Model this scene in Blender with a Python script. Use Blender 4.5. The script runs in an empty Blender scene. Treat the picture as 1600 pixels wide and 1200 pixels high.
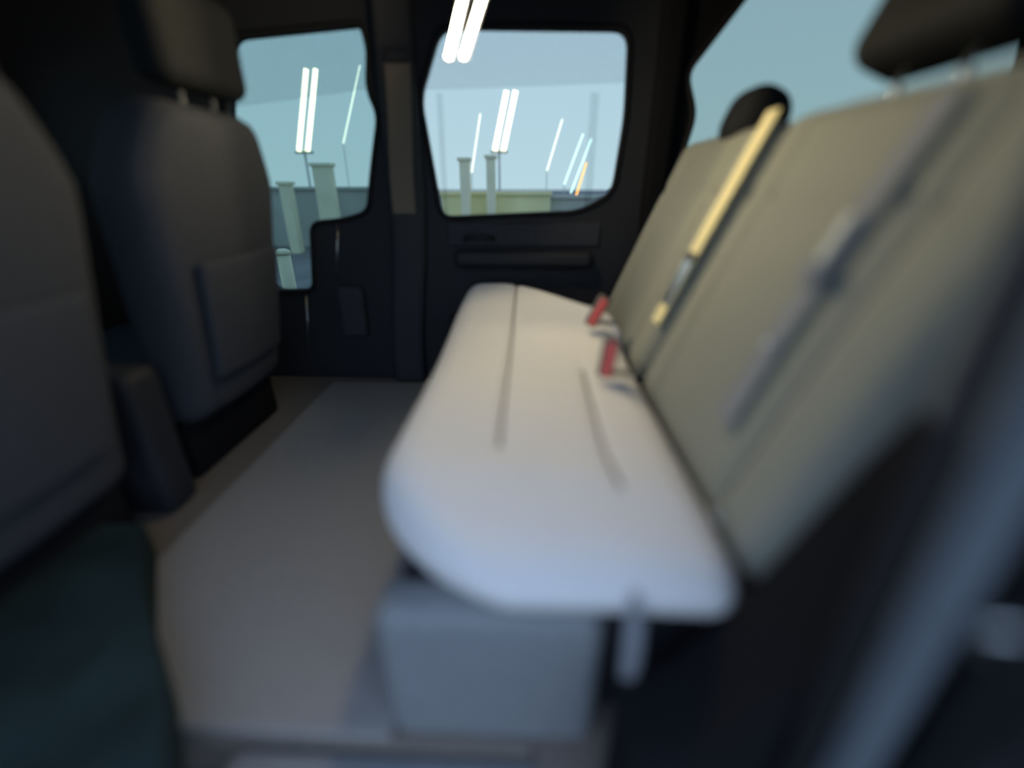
import bpy, bmesh, math, random
from mathutils import Vector, Matrix
random.seed(7)
SC = bpy.context.scene
COL = SC.collection

# ------------------------------------------------------------------ camera
cam_d = bpy.data.cameras.new('camera')
cam_d.sensor_width = 36.0
cam_d.lens = 36.0 * 700.0 / 1600.0          # ultra-wide phone lens
cam_d.clip_start = 0.02
cam_d.clip_end = 400
cam_d.dof.use_dof = True
cam_d.dof.focus_distance = 3.2
cam_d.dof.aperture_fstop = 0.40
cam = bpy.data.objects.new('camera', cam_d)
COL.objects.link(cam)
cam.location = (0, 0, 0.80)
cam.rotation_euler = (math.radians(90 - 24.0), 0, math.radians(2.3))
SC.camera = cam

# ------------------------------------------------------------------ world: overcast dusk sky
w = bpy.data.worlds.new('dusk'); SC.world = w
w.use_nodes = True
nt = w.node_tree; nt.nodes.clear()
out = nt.nodes.new('ShaderNodeOutputWorld'); bg = nt.nodes.new('ShaderNodeBackground')
tc = nt.nodes.new('ShaderNodeTexCoord'); sx = nt.nodes.new('ShaderNodeSeparateXYZ')
rp = nt.nodes.new('ShaderNodeValToRGB')
rp.color_ramp.elements[0].position = 0.0; rp.color_ramp.elements[0].color = (0.46, 0.60, 0.72, 1)
rp.color_ramp.elements[1].position = 1.0; rp.color_ramp.elements[1].color = (0.295, 0.415, 0.70, 1)
nt.links.new(tc.outputs['Generated'], sx.inputs[0]); nt.links.new(sx.outputs['Z'], rp.inputs[0])
nt.links.new(rp.outputs[0], bg.inputs[0]); bg.inputs[1].default_value = 2.3
nt.links.new(bg.outputs[0], out.inputs[0])

vs = SC.view_settings
vs.view_transform = 'Standard'; vs.look = 'None'; vs.gamma = 1.0
vs.exposure = 0.0
vs.use_curve_mapping = False

# ------------------------------------------------------------------ materials
def mat(name, col, rough=0.7, noise=0.12, scale=60, bump=0.15, spec=0.3, metal=0.0, sheen=0.0):
    m = bpy.data.materials.new(name); m.use_nodes = True
    n = m.node_tree; b = n.nodes['Principled BSDF']
    b.inputs['Roughness'].default_value = rough
    b.inputs['Specular IOR Level'].default_value = spec
    b.inputs['Metallic'].default_value = metal
    b.inputs['Sheen Weight'].default_value = sheen
    t = n.nodes.new('ShaderNodeTexCoord'); nz = n.nodes.new('ShaderNodeTexNoise')
    nz.inputs['Scale'].default_value = scale; nz.inputs['Detail'].default_value = 4
    n.links.new(t.outputs['Object'], nz.inputs['Vector'])
    r = n.nodes.new('ShaderNodeValToRGB')
    r.color_ramp.elements[0].position = 0.3; r.color_ramp.elements[1].position = 0.7
    r.color_ramp.elements[0].color = tuple(c * (1 - noise) for c in col) + (1,)
    r.color_ramp.elements[1].color = tuple(min(1, c * (1 + noise)) for c in col) + (1,)
    n.links.new(nz.outputs['Fac'], r.inputs[0]); n.links.new(r.outputs[0], b.inputs['Base Color'])
    if bump:
        bp = n.nodes.new('ShaderNodeBump'); bp.inputs['Strength'].default_value = bump
        bp.inputs['Distance'].default_value = 0.004
        n.links.new(nz.outputs['Fac'], bp.inputs['Height']); n.links.new(bp.outputs[0], b.inputs['Normal'])
    return m

def emit(name, col, s):
    m = bpy.data.materials.new(name); m.use_nodes = True
    n = m.node_tree; n.nodes.clear()
    o = n.nodes.new('ShaderNodeOutputMaterial'); e = n.nodes.new('ShaderNodeEmission')
    e.inputs[0].default_value = col + (1,); e.inputs[1].default_value = s
    n.links.new(e.outputs[0], o.inputs[0])
    return m

def glass(name, tint, refl=0.03):
    m = bpy.data.materials.new(name); m.use_nodes = True
    n = m.node_tree; n.nodes.clear()
    o = n.nodes.new('ShaderNodeOutputMaterial'); t = n.nodes.new('ShaderNodeBsdfTransparent')
    g = n.nodes.new('ShaderNodeBsdfGlossy'); mx = n.nodes.new('ShaderNodeMixShader')
    t.inputs[0].default_value = tint + (1,); g.inputs['Roughness'].default_value = 0.05
    mx.inputs[0].default_value = refl
    n.links.new(t.outputs[0], mx.inputs[1]); n.links.new(g.outputs[0], mx.inputs[2])
    n.links.new(mx.outputs[0], o.inputs[0])
    return m

M = {
    'side_trim': mat('side_trim', (0.15, 0.175, 0.21), 0.75, 0.12, 40, 0.1, 0.2),
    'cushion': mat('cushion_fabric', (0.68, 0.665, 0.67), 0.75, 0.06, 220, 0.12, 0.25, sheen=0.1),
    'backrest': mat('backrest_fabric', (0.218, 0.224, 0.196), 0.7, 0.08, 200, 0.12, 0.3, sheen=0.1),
    'piping': mat('seam_piping', (0.10, 0.10, 0.105), 0.7, 0.1, 200, 0.0),
    'headrest': mat('headrest_black', (0.009, 0.010, 0.012), 0.8, 0.15, 200, 0.1, 0.2),
    'dark_fabric': mat('front_seat_fabric', (0.042, 0.045, 0.056), 0.85, 0.2, 150, 0.2, 0.15),
    'dark_plastic': mat('dark_plastic', (0.020, 0.021, 0.027), 0.6, 0.15, 120, 0.1, 0.25),
    'black': mat('black_headliner', (0.010, 0.010, 0.012), 0.95, 0.2, 180, 0.1, 0.05),
    'rubber': mat('rubber_seal', (0.012, 0.012, 0.014), 0.7, 0.1, 90, 0.05, 0.2),
    'pillar': mat('pillar_trim', (0.040, 0.042, 0.050), 0.75, 0.15, 90, 0.1, 0.15),
    'carpet': mat('carpet', (0.16, 0.14, 0.125), 0.98, 0.25, 140, 0.5, 0.05),
    'mat': mat('floor_mat_pile', (0.25, 0.24, 0.235), 0.98, 0.2, 260, 0.5, 0.05),
    'sill': mat('sill_plate', (0.19, 0.20, 0.215), 0.5, 0.06, 40, 0.05, 0.3),
    'flange': mat('painted_flange', (0.13, 0.15, 0.175), 0.5, 0.05, 30, 0.02, 0.3),
    'kick': mat('kick_cover', (0.013, 0.026, 0.028), 0.8, 0.3, 8, 0.1, 0.15),
    'body': mat('dark_paint', (0.010, 0.011, 0.013), 0.45, 0.1, 20, 0.0, 0.3),
    'belt_light': mat('belt_webbing_pale', (0.78, 0.70, 0.42), 0.7, 0.08, 300, 0.2),
    'belt_brown': mat('belt_webbing_brown', (0.16, 0.135, 0.11), 0.8, 0.1, 300, 0.2),
    'belt_grey': mat('belt_webbing_grey', (0.215, 0.225, 0.255), 0.8, 0.1, 300, 0.2),
    'buckle': mat('buckle_plastic', (0.12, 0.12, 0.12), 0.5, 0.1, 80, 0.05),
    'red': mat('red_button', (0.80, 0.13, 0.12), 0.45, 0.05, 60, 0.0),
    'metal': mat('brushed_metal', (0.62, 0.64, 0.66), 0.3, 0.05, 90, 0.0, 0.5, 1.0),
    'lampbody': mat('lamp_housing', (0.05, 0.045, 0.04), 0.6, 0.1, 50, 0.0),
    'concrete': mat('paving_concrete', (0.21, 0.215, 0.22), 0.95, 0.2, 1.2, 0.1, 0.1),
    'asphalt': mat('asphalt', (0.09, 0.095, 0.10), 0.95, 0.25, 3.0, 0.1, 0.1),
    'wall_yellow': mat('cream_wall', (0.84, 0.80, 0.46), 0.9, 0.10, 2.0, 0.05, 0.1),
    'wall_pale': mat('cream_column', (0.86, 0.83, 0.62), 0.8, 0.05, 3.0, 0.03, 0.1),
    'wall_grey': mat('grey_wall', (0.44, 0.46, 0.43), 0.9, 0.12, 2.0, 0.05, 0.1),
    'post': mat('galvanised_post', (0.42, 0.46, 0.47), 0.5, 0.05, 8.0, 0.0, 0.4),
    'tube_in': emit('lamp_streak_warm', (1.0, 0.83, 0.50), 760.0),
    'tube_out': emit('lamp_streak_cream', (1.0, 0.88, 0.62), 9.0),
    'tube_thin': emit('light_streak_white', (0.95, 0.97, 0.86), 4.6),
    'tube_blue': emit('light_streak_blue', (0.62, 0.95, 1.0), 4.6),
    'tube_orange': emit('light_streak_orange', (1.0, 0.45, 0.10), 5.0),
    'glass_a': glass('window_glass_clear', (0.67, 0.70, 0.675), .002),
    'glass_b': glass('window_glass_green', (0.515, 0.595, 0.57), .002),
    'glass_c': glass('quarter_glass', (0.51, 0.565, 0.53), .002),
    'band_tint': glass('dim_band', (0.90, 0.905, 0.905), 0.002),
}

# ------------------------------------------------------------------ helpers
def link(name, me, m=None, parent=None, smooth=True):
    o = bpy.data.objects.new(name, me); COL.objects.link(o)
    if m: me.materials.append(M[m])
    if smooth:
        for p in me.polygons: p.use_smooth = True
    if parent: o.parent = parent
    return o

def empty(name, loc=(0, 0, 0)):
    o = bpy.data.objects.new(name, None); COL.objects.link(o)
    o.location = loc; o.empty_display_size = 0.05
    return o

def tag(o, label, cat, group=None):
    o['label'] = label; o['category'] = cat
    if group: o['group'] = group
    return o

def struct(o, label=None):
    o['kind'] = 'structure'
    if label: o['label'] = label
    return o

def rbox_mesh(lo, hi, r, n=(10, 10, 10), deform=None, xf=None):
    """dense rounded box between two corners; deform(Vector)->Vector acts in world axes"""
    c = [(a + b) / 2 for a, b in zip(lo, hi)]; h = [(b - a) / 2 for a, b in zip(lo, hi)]
    r = min(r, *h) * 0.999
    idx = {}; vs_ = []; fs = []
    def vid(p):
        k = (round(p[0], 6), round(p[1], 6), round(p[2], 6))
        if k not in idx:
            q = [max(-(hh - r), min(hh - r, v)) for v, hh in zip(p, h)]
            d = Vector([a - b for a, b in zip(p, q)])
            if d.length > 1e-9: d = d.normalized() * r
            P = Vector([c[i] + q[i] + d[i] for i in range(3)])
            if deform: P = Vector(deform(P))
            if xf: P = xf @ P
            idx[k] = len(vs_); vs_.append(P)
        return idx[k]
    def ticks(ax):
        # ticks concentrate in the rounded margins
        m = n[ax]; hh = h[ax]; t = []
        e = 4
        for i in range(e): t.append(-hh + r * (1 - math.cos(i / e * math.pi / 2)) if False else -hh + r * i / e)
        L = 2 * (hh - r)
        for i in range(m + 1): t.append(-(hh - r) + L * i / m)
        for i in range(1, e + 1): t.append(hh - r + r * i / e)
        o = [t[0]]
        for v in t[1:]:
            if v - o[-1] > 1e-7: o.append(v)
        return o
    T = [ticks(0), ticks(1), ticks(2)]
    for ax in range(3):
        u, v = (ax + 1) % 3, (ax + 2) % 3
        for s in (-1, 1):
            for i in range(len(T[u]) - 1):
                for j in range(len(T[v]) - 1):
                    quad = []
                    for a, b in ((i, j), (i + 1, j), (i + 1, j + 1), (i, j + 1)):
                        p = [0, 0, 0]; p[ax] = s * h[ax]; p[u] = T[u][a]; p[v] = T[v][b]
                        quad.append(vid(p))
                    if s < 0: quad.reverse()
                    if len(set(quad)) > 2: fs.append(quad)
    me = bpy.data.meshes.new('m'); me.from_pydata(vs_, [], fs); me.update()
    return me

def rbox(name, lo, hi, r, m, parent=None, n=(4, 4, 4), deform=None, xf=None):
    return link(name, rbox_mesh(lo, hi, r, n, deform, xf), m, parent)

def tube(name, pts, rad, m, parent=None, sides=10, closed=False):
    pts = [Vector(p) for p in pts]; N = len(pts); vs_ = []; fs = []
    rr = rad if isinstance(rad, (list, tuple)) else [rad] * N
    ref = None
    for i, p in enumerate(pts):
        a = pts[(i - 1) % N] if (closed or i > 0) else p
        b = pts[(i + 1) % N] if (closed or i < N - 1) else p
        t = (b - a).normalized()
        if ref is None:
            ref = t.orthogonal().normalized()
        else:
            ref = (ref - t * ref.dot(t)); ref = ref.normalized() if ref.length > 1e-6 else t.orthogonal().normalized()
        q = t.cross(ref)
        for k in range(sides):
            an = 2 * math.pi * k / sides
            vs_.append(p + (ref * math.cos(an) + q * math.sin(an)) * rr[i])
    for i in range(N if closed else N - 1):
        j = (i + 1) % N
        for k in range(sides):
            k2 = (k + 1) % sides
            fs.append((i * sides + k, i * sides + k2, j * sides + k2, j * sides + k))
    if not closed:
        fs.append(tuple(reversed(range(sides)))); fs.append(tuple(range((N - 1) * sides, N * sides)))
    me = bpy.data.meshes.new('m'); me.from_pydata(vs_, [], fs); me.update()
    return link(name, me, m, parent)

def chaikin(P, it=2):
    for _ in range(it):
        Q = []
        for i in range(len(P)):
            a, b = P[i], P[(i + 1) % len(P)]
            Q.append(tuple(a[k] * .8 + b[k] * .2 for k in range(2)))
            Q.append(tuple(a[k] * .2 + b[k] * .8 for k in range(2)))
        P = Q
    return P

def rpoly(P, r=.035, k=5):
    out_ = []
    for i in range(len(P)):
        a, b, c = Vector(P[i - 1]), Vector(P[i]), Vector(P[(i + 1) % len(P)])
        rr = min(r, (a - b).length * .45, (c - b).length * .45)
        p, q = b + (a - b).normalized() * rr, b + (c - b).normalized() * rr
        for j in range(k + 1):
            t = j / k
            out_.append(tuple(p * (1 - t) ** 2 + b * 2 * t * (1 - t) + q * t * t))
    return out_

def panel(name, outer, holes, lay, t, m, parent=None):
    """flat plate with holes: loops in (a,b), lay(a,b,d) places them, t = thickness"""
    bm = bmesh.new(); loops = [outer] + holes; rings = []
    edges = []
    for L in loops:
        vv = [bm.verts.new((a, b, 0)) for a, b in L]
        rings.append(vv)
        for i in range(len(vv)): edges.append(bm.edges.new((vv[i], vv[(i + 1) % len(vv)])))
    bmesh.ops.triangle_fill(bm, use_beauty=True, use_dissolve=False, edges=edges)
    bm.verts.index_update()
    P = [tuple(v.co) for v in bm.verts]
    tris = [[v.index for v in f.verts] for f in bm.faces]
    ri = [[v.index for v in R] for R in rings]
    bm.free()
    n = len(P)
    vs_ = [lay(p[0], p[1], 0) for p in P] + [lay(p[0], p[1], t) for p in P]
    fs = tris + [[i + n for i in reversed(f)] for f in tris]
    for R in ri:
        for i in range(len(R)):
            a, b = R[i], R[(i + 1) % len(R)]
            fs.append([a, b, b + n, a + n])
    me = bpy.data.meshes.new('m'); me.from_pydata(vs_, [], fs); me.update()
    b2 = bmesh.new(); b2.from_mesh(me); bmesh.ops.recalc_face_normals(b2, faces=b2.faces); b2.to_mesh(me); b2.free()
    return link(name, me, m, parent, smooth=False)

def strap(name, pts, width_dir, wdt, thick, m, parent=None):
    """webbing: a thin slab swept along pts, wdt across width_dir"""
    W = Vector(width_dir).normalized() * wdt / 2
    pts = [Vector(p) for p in pts]; vs_ = []; fs = []
    for i, p in enumerate(pts):
        a = pts[max(0, i - 1)]; b = pts[min(len(pts) - 1, i + 1)]
        nrm = (b - a).cross(W).normalized() * thick / 2
        vs_ += [p - W - nrm, p + W - nrm, p + W + nrm, p - W + nrm]
    for i in range(len(pts) - 1):
        for k in range(4):
            k2 = (k + 1) % 4
            fs.append((4 * i + k, 4 * i + k2, 4 * i + 4 + k2, 4 * i + 4 + k))
    fs.append((3, 2, 1, 0)); e = 4 * (len(pts) - 1); fs.append((e, e + 1, e + 2, e + 3))
    me = bpy.data.meshes.new('m'); me.from_pydata(vs_, [], fs); me.update()
    return link(name, me, m, parent, smooth=False)

def sm(t):
    t = max(0, min(1, t)); return t * t * (3 - 2 * t)

# ================================================================== SETTING: the car's cabin
# axes: +x towards the rear of the car, +y across the car away from the open door, z up from the cabin floor
FAR = 1.85
far_lay = lambda a, b, d: (a, FAR + d, b)

floor = struct(rbox('floor', (-1.9, 0.40, -0.10), (0.02, FAR, 0.0), 0.01, 'carpet', n=(6, 6, 1)), 'brown grey carpeted cabin floor')
rear_floor = struct(rbox('floor', (0.02, 0.24, -0.10), (1.78, FAR, 0.0), 0.01, 'carpet', n=(4, 4, 1)), 'dark carpeted load floor behind the bench')
def roof_def(P):
    return Vector((P.x, P.y, P.z - 0.035 * ((P.y - 1.02) / 0.85) ** 4))
ceiling = struct(rbox('ceiling', (-1.9, 0.15, 1.45), (1.82, FAR + 0.07, 1.51), 0.02, 'black', n=(8, 24, 1), deform=roof_def), 'black cloth headliner')

# --- far rear door with its window
W1 = rpoly([(-.318, 1.288), (.318, 1.275), (.330, 1.024), (.308, .770), (.185, .702), (-.352, .678), (-.405, 1.086)], .05)
d1 = struct(empty('door_1', (0, FAR, 0)), 'closed far rear door with dark trim panel below its window')
def child(o, p):
    o.parent = p; o.matrix_parent_inverse = p.matrix_basis.inverted(); return o
child(panel('door_panel', [(-.455, -.09), (.44, -.09), (.44, 1.46), (-.455, 1.46)], [W1], far_lay, .06, 'dark_plastic'), d1)
child(rbox('armrest', (-.30, FAR - .075, .50), (.24, FAR + .01, .565), .025, 'dark_plastic', n=(6, 2, 2)), d1)
child(rbox('door_pocket', (-.34, FAR - .05, .10), (.26, FAR + .01, .30), .02, 'dark_plastic', n=(6, 2, 2)), d1)
child(rbox('trim_insert', (-.33, FAR - .012, .575), (.27, FAR + .01, .665), .01, 'dark_fabric', n=(6, 1, 2)), d1)
child(tube('pull_handle', [(-.26, FAR, .60), (-.255, FAR - .03, .61), (-.20, FAR - .036, .615), (-.15, FAR - .03, .61), (-.145, FAR, .60)], .010, 'dark_plastic'), d1)
child(tube('window_seal', [(a, FAR - .004, b) for a, b in W1], .010, 'rubber', closed=True), d1)

def pane(name, poly, lay, m, label, off=.03):
    o = panel(name, poly, [], lambda a, b, d: lay(a, b, off + d), .004, m)
    return struct(o, label)
win1 = pane('window_1', W1, far_lay, 'glass_a', 'clear far rear door window showing pale dusk sky')
child(panel('dim_band', [(-.43, 1.31), (.36, 1.31), (.36, 1.135), (-.43, 1.115)], [], lambda a, b, d: (a, FAR + .075 + d, b), .004, 'band_tint'), win1)  # thin tinted sheet added for the dim band of the blurred window frame
child(rbox('edge_band', (.205, FAR + .040, .70), (.235, FAR + .044, 1.10), .001, 'band_tint', n=(1, 1, 3)), win1)
child(rbox('edge_band', (-.350, FAR + .040, .68), (-.328, FAR + .044, 1.10), .001, 'band_tint', n=(1, 1, 3)), win1)

# --- far front door with a window whose lower corner drops
W2 = [(-1.05, 1.265), (-.58, 1.298), (-.565, 1.225), (-.584, 1.107), (-.553, 1.029), (-.60, .85), (-.635, .70), (-.735, .672), (-.868, .660), (-.905, .392), (-1.09, .385), (-1.14, .60), (-1.12, 1.03)]
W2 = rpoly(W2, .04)
d2 = struct(empty('door_2', (-1, FAR, 0)), 'closed far front door seen past the front seat')
child(panel('door_panel', [(-1.90, -.09), (-.49, -.09), (-.49, 1.46), (-1.90, 1.46)], [W2], far_lay, .06, 'dark_plastic'), d2)
child(tube('window_seal', [(a, FAR - .004, b) for a, b in W2], .010, 'rubber', closed=True), d2)
child(tube('trim_strip', [(-.945, FAR - .004, .37), (-.965, FAR - .004, .22), (-.985, FAR - .004, .10)], .0022, 'metal'), d2)
child(tube('trim_strip', [(-.765, FAR - .004, .655), (-.785, FAR - .004, .54), (-.805, FAR - .004, .43)], .0022, 'metal'), d2)
child(rbox('pull_cup', (-.80, FAR - .05, .20), (-.69, FAR + .005, .42), .025, 'pillar', n=(2, 2, 3)), d2)
win2 = pane('window_2', W2, far_lay, 'glass_b', 'greenish far front door window beyond the front seat')
child(panel('dim_band', [(-1.18, 1.33), (-.53, 1.33), (-.53, 1.13), (-1.18, 1.06)], [], lambda a, b, d: (a, FAR + .075 + d, b), .004, 'band_tint'), win2)  # same added sheet, for the dim band at this window's top

# --- pillars and quarter panel of the far side
trimB = struct(rbox('trim_1', (-.54, FAR - .05, -.05), (-.405, FAR + .06, 1.45), .03, 'pillar', n=(3, 2, 12),
      deform=lambda P: Vector((P.x - .055 * sm((.75 - P.z) / .7), P.y, P.z))), 'dark pillar between the two far doors')
Q = rpoly([(.72, 1.41), (.518, 1.146), (.568, 1.023), (.530, .84), (1.66, .83), (1.62, 1.41)], .04)
wq = struct(panel('wall_back', [(.44, -.1), (1.80, -.1), (1.80, 1.46), (.44, 1.46)], [Q], far_lay, .06, 'black'), 'dark far rear quarter panel with a side window')
struct(rbox('trim_2', (.415, FAR - .04, 0.0), (.50, FAR + .05, 1.45), .025, 'black', n=(2, 2, 8)), 'black pillar behind the far rear door')
child(tube('window_seal', [(a, FAR - .004, b) for a, b in Q], .010, 'rubber', closed=True), wq)
pane('window_3', Q, far_lay, 'glass_c', 'far rear quarter window behind the headrests')

# --- tailgate wall
rear_lay = lambda a, b, d: (1.75 + d, a, b)
R = chaikin([(.38, .86), (1.72, .86), (1.66, 1.30), (.44, 1.30)], 2)
struct(panel('wall_right', [(.16, 0.0), (1.86, 0.0), (1.86, 1.45), (.16, 1.45)], [R], rear_lay, .05, 'black'), 'dark tailgate wall with rear window')
pane('window_4', R, rear_lay, 'glass_c', 'rear window of the car above the bench')

# --- windscreen wall at the front of the cabin
fr_lay = lambda a, b, d: (-1.90 - d, a, b)
WS = chaikin([(.30, .80), (1.75, .80), (1.66, 1.28), (.40, 1.28)], 2)
struct(panel('wall_left', [(.16, 0.0), (1.90, 0.0), (1.90, 1.45), (.16, 1.45)], [WS], fr_lay, .05, 'dark_plastic'), 'dark front bulkhead with windscreen')
pane('window_5', WS, fr_lay, 'glass_b', 'windscreen beyond the front seats')

# --- near side: front door, quarter panel, sill, flange and seal of the open door
near_lay = lambda a, b, d: (a, .24 - d, b)
NW = chaikin([(-1.75, .72), (-1.05, .70), (-1.05, 1.26), (-1.55, 1.26)], 2)
struct(panel('door_3', [(-1.88, .02), (-.95, .02), (-.95, 1.34), (-1.88, 1.34)], [NW], near_lay, .06, 'dark_plastic'), 'closed near front door')
pane('window_6', NW, near_lay, 'glass_b', 'near front door window')
struct(rbox('trim_3', (-.95, .17, -.05), (-.86, .30, 1.45), .025, 'dark_plastic', n=(2, 2, 8)), 'near pillar beside the open door')
NQ = chaikin([(.55, .86), (1.30, .86), (1.30, 1.28), (.62, 1.28)], 2)
struct(panel('wall_front', [(.36, -.35), (1.80, -.35), (1.80, 1.45), (.36, 1.45)], [NQ], lambda a, b, d: (a, .22 - d, b), .05, 'body'), 'dark near rear body side')
pane('window_7', NQ, lambda a, b, d: (a, .22 - d, b), 'glass_c', 'near rear quarter window')
flange = struct(rbox('trim_4', (.286, .225, -.10), (.308, .262, 1.45), .012, 'flange', n=(2, 2, 24)), 'pale painted edge of the open door frame')
struct(rbox('trim_5', (.316, .185, -.10), (.372, .235, 1.45), .012, 'body', n=(2, 2, 12)), 'dark outer body edge beside the door frame')
struct(tube('trim_6', [(.272, .262, z) for z in (-.05, .2, .4, .6, .8, 1.0, 1.3)], .011, 'rubber'), 'black rubber door seal')
# inner wheel-arch trim between bench and door frame
struct(rbox('trim_7', (.118, .275, 0.0), (.70, .405, .64), .04, 'black', n=(24, 3, 16),
      deform=lambda P: Vector((P.x, P.y, P.z * (1 - .66 * sm((.40 - P.x) / .24) ** .8)))), 'black moulded wheel arch trim beside the bench')
# upper side trim behind the near end of the backrest
struct(rbox('trim_8', (.34, .262, .60), (.66, .375, 1.45), .03, 'side_trim', n=(4, 2, 8)), 'dark side trim beside the near end of the backrest')
struct(panel('trim_10', [(-.96, .14), (-.45, .14), (-.47, .32), (-.56, .43), (-.70, .56), (-.86, .76), (-.96, .76)], [],
      lambda a, b, d: (a, b, d), .10, 'kick'), 'dark moulded kick cover at the foot of the near pillar')
sill = struct(rbox('trim_9', (-.455, .17, -.10), (.275, .40, -.008), .02, 'sill', n=(12, 3, 2)), 'pale grey sill plate of the open door')
for k in range(5):
    child(rbox('tread_rib', (-.43, .200 + k * .024, -.013), (.10, .210 + k * .024, -.004), .003, 'sill', n=(6, 1, 1)), sill)
st = empty('door_striker', (.335, .18, .45))
tag(st, 'bright metal door latch striker on the dark body edge', 'striker')
child(rbox('plate', (.318, .178, .45), (.362, .190, .56), .005, 'body', n=(1, 1, 1)), st)
child(tube('loop', [(.320, .205, .545), (.294, .215, .535), (.318, .215, .508), (.350, .212, .475), (.350, .195, .470)], .0055, 'metal'), st)

# ================================================================== REAR BENCH
bench = tag(empty('rear_bench_seat', (0.1, 1.05, 0.0)), 'light grey fabric rear bench seat under the far door window', 'car seat')
GROOVES = [(-.050, .007, .010, 0.62, 2.0), (.131, .006, .009, .53, 1.10)]
def cush_z(x, y):
    z = .07 * sm((y - 1.05) / .65)
    z += .012 * math.cos((x - .0) / .28 * 1.2)
    for xs, dep, wd, y0, y1 in GROOVES:
        z -= dep * math.exp(-((x - xs) / wd) ** 2) * sm((y - y0) / .08) * sm((y1 - y) / .08)
    return z
def cush_edge(y):
    """how far the front edge pulls in: rounded near corner, rounded far corner of the crease side"""
    return .185 * max(0, (.70 - y) / .29) ** 2.0
def cush_xy(x, y):
    f = (.30 - x) / .575                      # 0 at the crease, 1 at the front edge
    x2 = x + f * cush_edge(y)
    # far end: the crease side stops short
    g = max(0, (y - 1.1) / .68)
    y2 = y - .52 * sm((x + .12) / .42) * g ** 2
    return x2, y2
def cush_def(P):
    k = max(0, (P.z - .22) / .16)
    e = sm((.62 - P.y) / .24)
    x, y = cush_xy(P.x, P.y)
    z = P.z + k * cush_z(P.x, P.y) - .030 * e * k + .022 * e * (1 - min(1, k))
    y += .045 * e * (1 - min(1, max(0, (P.z - .225) / .11)))      # the near end tucks under
    return Vector((x, y, z))
child(rbox('seat_cushion', (-.262, .395, .225), (.282, 1.78, .378), .085, 'cushion', n=(60, 50, 4), deform=cush_def), bench)
def on_cush(x, y, up=.0):
    P = cush_def(Vector((x, y, .378))); return (P.x, P.y, P.z + up)
def piping(x, y0, y1):
    pts = [on_cush(x, y0 + (y1 - y0) * i / 24, .001) for i in range(25)]
    return child(tube('seam', pts, .0032, 'piping', sides=6), bench)
piping(-.050, .66, 1.70); piping(.131, .56, 1.02)
# fold of cloth in the near end
child(tube('pull_strap', [(.135, .405, .34), (.135, .388, .31), (.136, .385, .26), (.138, .392, .20), (.139, .402, .15)], [.006, .011, .012, .011, .006], 'belt_grey'), bench)
# base and its end cover
child(rbox('seat_base', (-.20, .47, .0), (.30, 1.30, .235), .02, 'dark_plastic', n=(4, 8, 2)), bench)
child(rbox('seat_base', (-.20, 1.29, .0), (.02, 1.72, .235), .02, 'dark_plastic', n=(2, 4, 2)), bench)
child(rbox('end_cover', (-.215, .422, -.08), (.115, .50, .262), .03, 'sill', n=(4, 2, 3)), bench)

# backrest, reclined, in two sections
REC = math.radians(22)
BX, BZ = .288, .385
def back_xf():
    # local: x = away from the sitter, y = across, z = up the recline
    return Matrix.Translation((BX, 0, BZ)) @ Matrix.Rotation(REC, 4, 'Y')
BXF = back_xf()
def bk_def(g):
    y0, y1 = g
    def f(P):
        front = sm((.07 - P.x) / .07)
        u = (P.y - y0) / (y1 - y0)
        crown = .016 * math.sin(math.pi * max(0, min(1, u))) * math.sin(math.pi * max(0, min(1, (P.z + .05) / .68)))
        dep = 0
        for s in (y0 + .13, y1 - .13):
            dep += (.018 if s > 1.5 else .008) * math.exp(-((P.y - s) / (.016 if s > 1.5 else .011)) ** 2)
        dep += .006 * math.exp(-((P.z - .43) / .012) ** 2)
        return Vector((P.x - front * crown + front * dep, P.y, P.z))
    return f
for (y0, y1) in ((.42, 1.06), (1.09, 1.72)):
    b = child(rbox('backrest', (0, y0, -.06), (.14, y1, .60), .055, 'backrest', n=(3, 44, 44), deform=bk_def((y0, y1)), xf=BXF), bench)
    for s in (y0 + .13, y1 - .13):
        pts = [BXF @ bk_def((y0, y1))(Vector((0.0, s, z))) for z in [i * .02 for i in range(28)]]
        c2 = tube('seam', pts, .006 if s > 1.5 else .003, 'rubber' if s > 1.5 else 'piping', sides=6); c2.parent = b; c2.matrix_parent_inverse = b.matrix_basis.inverted()
def bench_headrest(y0, y1, z0, z1, x0=.02, x1=.11, r=.04):
    h = child(rbox('headrest', (x0, y0, z0), (x1, y1, z1), r, 'headrest', n=(2, 8, 4), xf=BXF), bench)
    for y in (y0 + (y1 - y0) * .3, y0 + (y1 - y0) * .7):
        p = tube('post', [BXF @ Vector((.07, y, .585)), BXF @ Vector((.07, y, z0 + .03))], .006, 'metal')
        p.parent = h
    return h
bench_headrest(1.255, 1.425, .545, .70, -.02, .11, .06)
bench_headrest(.66, .98, .655, .90, .0, .12)

# ---- buckles
def buckle(loc, lean, label):
    t = tag(empty('seat_belt_buckle', loc), label, 'buckle', 'belt buckles on the bench')
    xf = Matrix.Rotation(math.radians(lean), 4, 'Y')
    for o in (rbox('body', (-.017, -.012, .0), (.017, .012, .092), .007, 'buckle', n=(2, 2, 3), xf=xf),
              rbox('release_button', (-.0105, -.0175, .006), (.0105, -.008, .086), .006, 'red', n=(2, 1, 3), xf=xf),
              strap('stalk', [Vector((.0, .004, .014)), Vector((.022, .006, .006)), Vector((.055, .008, .005)), Vector((.080, .008, .006))], (0, 1, 0), .02, .006, 'buckle')):
        o.parent = t
    return t
buckle((.172, .945, .402), 6, 'upright seat belt buckle with bright red button, nearer of the two')
b1 = buckle((.172, 1.255, .430), 26, 'leaning seat belt buckle with dull red button, farther of the two')

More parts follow.
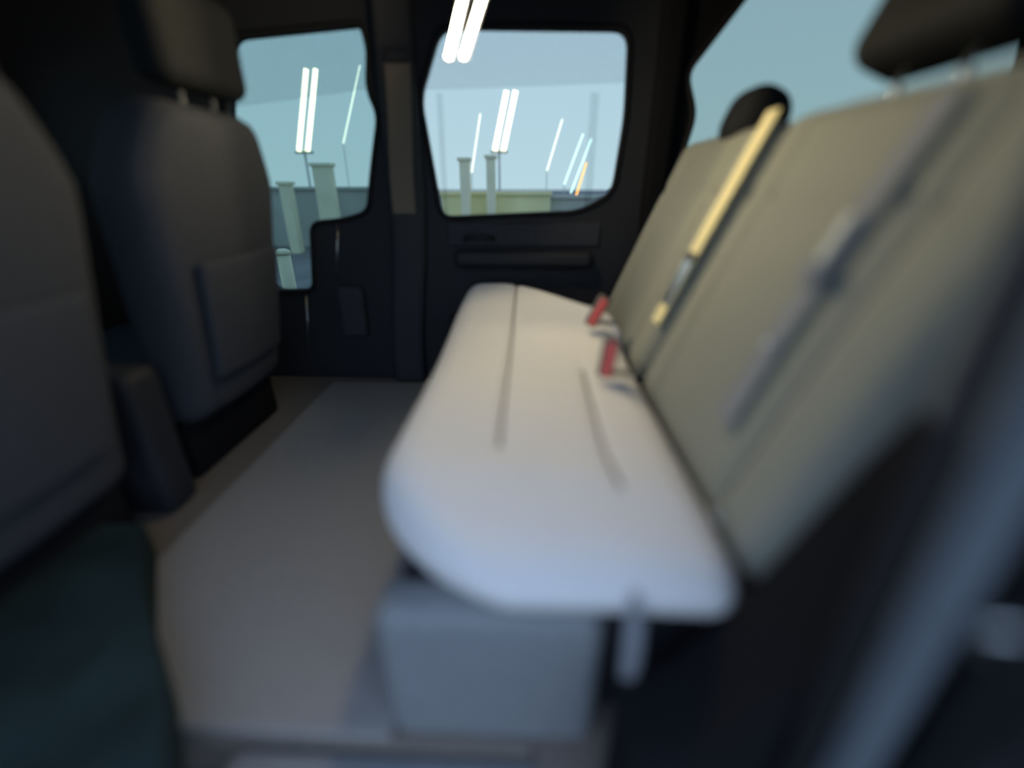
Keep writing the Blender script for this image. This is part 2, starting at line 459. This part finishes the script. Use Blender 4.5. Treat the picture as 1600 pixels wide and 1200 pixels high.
# ---- belts lying over the bench backrest
def bp(y, s, out=.016):
    v = BXF @ bk_def((1.09, 1.72))(Vector((0, y, s))); n_ = BXF.to_3x3() @ Vector((-1, 0, 0)); return v + n_ * out
fb = tag(empty('seat_belt', (.4, 1.11, .4)), 'pale yellow seat belt running up the far backrest to the small headrest', 'seat belt')
child(strap('webbing', [bp(1.115 - .0 * i, .10 + i * .05, .006) for i in range(11)] , (0, 1, 0), .055, .003, 'belt_light'), fb)
child(rbox('tongue', (-.014, 1.090, .15), (-.006, 1.134, .27), .0028, 'metal', n=(1, 1, 1), xf=BXF), fb)
child(rbox('tongue_grip', (-.020, 1.088, .262), (-.004, 1.140, .285), .008, 'buckle', n=(1, 2, 1), xf=BXF), fb)

def np_(y, s, out=.010):
    v = BXF @ bk_def((.42, 1.06))(Vector((0, y, s))); n_ = BXF.to_3x3() @ Vector((-1, 0, 0)); return v + n_ * out
nb = tag(empty('seat_belt', (.4, .62, .4)), 'grey seat belt hanging over the near end of the backrest', 'seat belt')
child(strap('webbing', [np_(.625, .08 + i * .047, .009) for i in range(11)], (0, 1, 0), .046, .002, 'belt_grey'), nb)
child(rbox('tongue', (-.034, .617, .33), (-.029, .633, .40), .002, 'post', n=(1, 1, 1), xf=BXF), nb)
child(rbox('tongue_grip', (-.038, .602, .305), (-.027, .648, .335), .005, 'belt_grey', n=(1, 2, 1), xf=BXF), nb)
child(rbox('stop_button', (-.030, .618, .205), (-.024, .632, .218), .002, 'post', n=(1, 1, 1), xf=BXF), nb)

# ---- belt on the far pillar
pb = tag(empty('seat_belt', (-.47, 1.78, .5)), 'brown seat belt hanging from its anchor on the far pillar', 'seat belt')
child(strap('webbing', [(-.455, FAR - .062, 1.19), (-.46, FAR - .064, 1.05), (-.468, FAR - .066, .93), (-.475, FAR - .066, .82), (-.478, FAR - .062, .70)], (1, 0, 0), .085, .003, 'belt_brown'), pb)
child(rbox('anchor', (-.50, FAR - .075, 1.17), (-.41, FAR - .05, 1.215), .012, 'dark_plastic', n=(2, 1, 1)), pb)

# ---- child seat anchor wire in the crease
an = tag(tube('child_seat_anchor', [(.300, .565, .355), (.282, .560, .372), (.272, .535, .378), (.268, .515, .372), (.285, .505, .350)], .0025, 'metal'),
         'thin bright metal anchor loop in the crease at the near end of the bench', 'anchor loop')

# ================================================================== FRONT SEATS
def front_seat(y0, y1, label, hz=(.98, 1.235), hy=.025):
    t = tag(empty('front_seat', (-1.1, (y0 + y1) / 2, 0)), label, 'car seat', 'front seats')
    yc = (y0 + y1) / 2
    def f(P):
        # seat back: narrow waist, broad shoulders with cut corners, slight recline
        k = (P.z - .20) / .78
        wdt = .86 + .20 * sm(k) - .42 * max(0, (k - .76) / .24) ** 1.2
        y = yc + (P.y - yc) * wdt
        bow = .02 * math.cos((P.y - yc) / (y1 - y0) * math.pi)
        return Vector((P.x + .14 * (P.z - .15) + (bow if P.x > -.93 else 0), y, P.z))
    child(rbox('seat_back', (-1.07, y0, .17), (-.915, y1, .98), .06, 'dark_fabric', n=(2, 14, 18), deform=f), t)
    child(rbox('back_pocket', (-.915, y0 + .08, .30), (-.888, y1 - .08, .62), .012, 'dark_fabric', n=(1, 8, 8), deform=f), t)
    h = child(rbox('headrest', (-.90, y0 + .10 + hy, hz[0] + .03), (-.80, y1 - .10 + hy, hz[1]), .04, 'headrest', n=(2, 6, 4)), t)
    for y in (yc - .06 + hy, yc + .06 + hy):
        p = tube('post', [(-.86, y, .93), (-.855, y, hz[0] + .06)], .006, 'buckle'); p.parent = h
    child(rbox('seat_cushion', (-1.52, y0, .17), (-.98, y1, .34), .06, 'dark_fabric', n=(6, 6, 2)), t)
    child(rbox('seat_base', (-1.45, y0 + .04, 0), (-.96, y1 - .04, .18), .02, 'black', n=(3, 3, 2)), t)
    return t
front_seat(1.02, 1.55, 'dark fabric front seat back in front of the far front window')
front_seat(.34, .88, 'dark fabric front seat back nearest the open door')
con = tag(rbox('centre_console', (-1.6, .895, 0), (-.92, 1.005, .40), .03, 'dark_plastic', n=(6, 2, 4)), 'dark centre console between the front seats', 'console')

# ---- floor mat
fm = tag(rbox('floor_mat', (-.85, .405, .001), (-.205, 1.76, .014), .006, 'mat', n=(30, 60, 1),
     deform=lambda P: Vector((P.x, P.y, P.z + .003 * math.sin(P.y * 5) * (P.z > .01)))), 'brown grey carpet mat on the floor before the bench', 'floor mat')

# ================================================================== CABIN LAMP, its light streaks built as tubes
cl = tag(empty('cabin_lamp', (-.11, 1.35, 1.45)), 'cabin lamp at the top of the far door window, its two light streaks built as lit tubes', 'lamp')
child(rbox('ceiling_plate', (-.15, 1.31, 1.435), (-.05, 1.39, 1.452), .006, 'lampbody', n=(2, 2, 1)), cl)
child(rbox('housing', (-.175, 1.33, 1.25), (-.085, 1.37, 1.285), .01, 'lampbody', n=(2, 2, 1)), cl)  # plate, housing and stem are added to carry the streak tubes
child(tube('stem', [(-.13, 1.35, 1.28), (-.11, 1.35, 1.36), (-.10, 1.35, 1.44)], .006, 'lampbody'), cl)
for (xa, xb) in ((-.213, -.156), (-.176, -.106)):  # glowing tubes shaped after the lamp's motion streaks
    child(tube('streak_tube', [(xa, 1.35, 1.091), (xa + (xb - xa) * .5, 1.35, 1.172), (xb, 1.35, 1.255)], .0042, 'tube_in', sides=12), cl)
    child(panel('light_shield', [(xa - .009, 1.086), (xa + .009, 1.086), (xb + .009, 1.258), (xb - .009, 1.258)], [], lambda a, b, d: (a, 1.3555 + d, b), .003, 'black'), cl)  # strip added behind each tube to keep its light off the far door

# ================================================================== OUTSIDE
gr = struct(rbox('ground', (-60, 2.2, -.60), (60, 120, -.40), .02, 'concrete', n=(2, 2, 1)), 'pale concrete yard outside the car')
struct(rbox('ground', (-60, -40, -.60), (60, 2.2, -.402), .02, 'asphalt', n=(2, 2, 1)), 'dark asphalt under the car')

def wall_block(name, x0, x1, y, z1, m, label, cat, group=None, cope=True):
    t = tag(empty(name, ((x0 + x1) / 2, y, -.4)), label, cat, group)
    child(rbox('body', (x0, y, -.4), (x1, y + .25, z1), .02, m, n=(2, 1, 1)), t)
    if cope: child(rbox('coping', (x0 - .03, y - .04, z1 - .01), (x1 + .03, y + .29, z1 + .06), .015, m, n=(2, 1, 1)), t)
    return t
wall_block('yard_wall', -1.7, .35, 9.0, .62, 'wall_yellow', 'cream yellow low wall outside, behind the far rear window', 'wall')
wall_block('yard_wall', .38, 4.6, 9.4, .55, 'wall_grey', 'grey low wall outside at the right of the far rear window', 'wall')
wall_block('yard_wall', -6.4, -2.6, 9.6, .70, 'wall_grey', 'grey wall outside, seen through the far front window', 'wall')
def column(x, y, w_, z1, label):
    t = tag(empty('gate_column', (x, y, -.4)), label, 'column', 'cream columns outside')
    child(rbox('shaft', (x - w_ / 2, y, -.4), (x + w_ / 2, y + .2, z1), .015, 'wall_pale', n=(1, 1, 2)), t)
    child(rbox('cap', (x - w_ / 2 - .03, y - .03, z1 - .01), (x + w_ / 2 + .03, y + .23, z1 + .05), .015, 'wall_pale', n=(1, 1, 1)), t)
column(-1.18, 8.6, .17, 1.18, 'cream column outside, left one in the far rear window')
column(-.72, 8.6, .15, 1.22, 'cream column outside, right one in the far rear window')
column(-3.72, 8.6, .32, 1.10, 'wide cream column outside the far front window')
column(-4.45, 8.6, .18, .80, 'narrow cream column outside, beside the front seat edge')

def bollard(x, y, label):
    t = tag(empty('bollard', (x, y, -.4)), label, 'bollard')
    child(tube('post', [(x, y, -.4), (x, y, .28)], .055, 'wall_pale', sides=16), t)
    child(tube('cap', [(x, y, .27), (x, y, .30), (x, y, .315)], [.06, .058, .03], 'wall_pale', sides=16), t)
bollard(-2.05, 3.75, 'cream bollard low in the far front window')

def twin_streak(x, y, z0, z1, tilt, gap, rad, label):  # a lamp's motion streaks as glowing tubes, on an added pole and bracket
    t = tag(empty('lamp_streak', (x, y, -.4)), label, 'lamp', 'twin lamp streaks outside')
    child(tube('pole', [(x, y + .05, -.4), (x, y + .05, z0 + .05)], .022, 'post'), t)
    child(rbox('bracket', (x - gap, y, z0 - .05), (x + gap, y + .07, z0 + .0), .01, 'post', n=(1, 1, 1)), t)
    for s in (-.5, .5):
        child(tube('streak_tube', [(x + s * gap, y, z0), (x + s * gap + tilt * (z1 - z0), y, z1)], rad, 'tube_out', sides=12), t)
twin_streak(-.66, 10.0, 1.42, 2.42, .24, .17, .046, 'twin light streak of a lamp outside, lit tubes in the middle of the far rear window')
twin_streak(-4.62, 10.0, 1.42, 2.80, .30, .18, .042, 'twin light streak of a lamp outside the far front window, built as lit tubes')

def slim(x, y, z0, z1, tilt, rad, m, label):  # motion streak of a distant light as a glowing tube, on an added pole
    t = tag(empty('light_streak', (x, y, -.4)), label, 'light streak', 'slim light streaks outside')
    child(tube('pole', [(x, y, -.4), (x, y, z0)], .008, 'post', sides=6), t)
    child(tube('streak_line', [(x, y, z0), (x + tilt * (z1 - z0), y, z1)], rad, m, sides=8), t)
slim(-1.22, 10, 1.02, 2.05, .20, .010, 'tube_thin', 'slim white light streak at the left of the far rear window')
slim(.30, 10, 1.05, 1.95, .30, .010, 'tube_thin', 'slim white light streak right of the middle in the far rear window')
slim(.66, 10, .80, 1.70, .36, .012, 'tube_blue', 'slim pale blue light streak near the right edge of the far rear window, left one')
slim(.80, 10, .64, 1.62, .36, .012, 'tube_blue', 'slim pale blue light streak near the right edge of the far rear window, right one')
slim(.86, 10, .40, 1.20, .28, .016, 'tube_orange', 'slim orange light streak low at the right of the far rear window')
slim(-3.78, 10, 1.55, 2.85, .40, .012, 'tube_thin', 'slim white light streak at the right of the far front window')
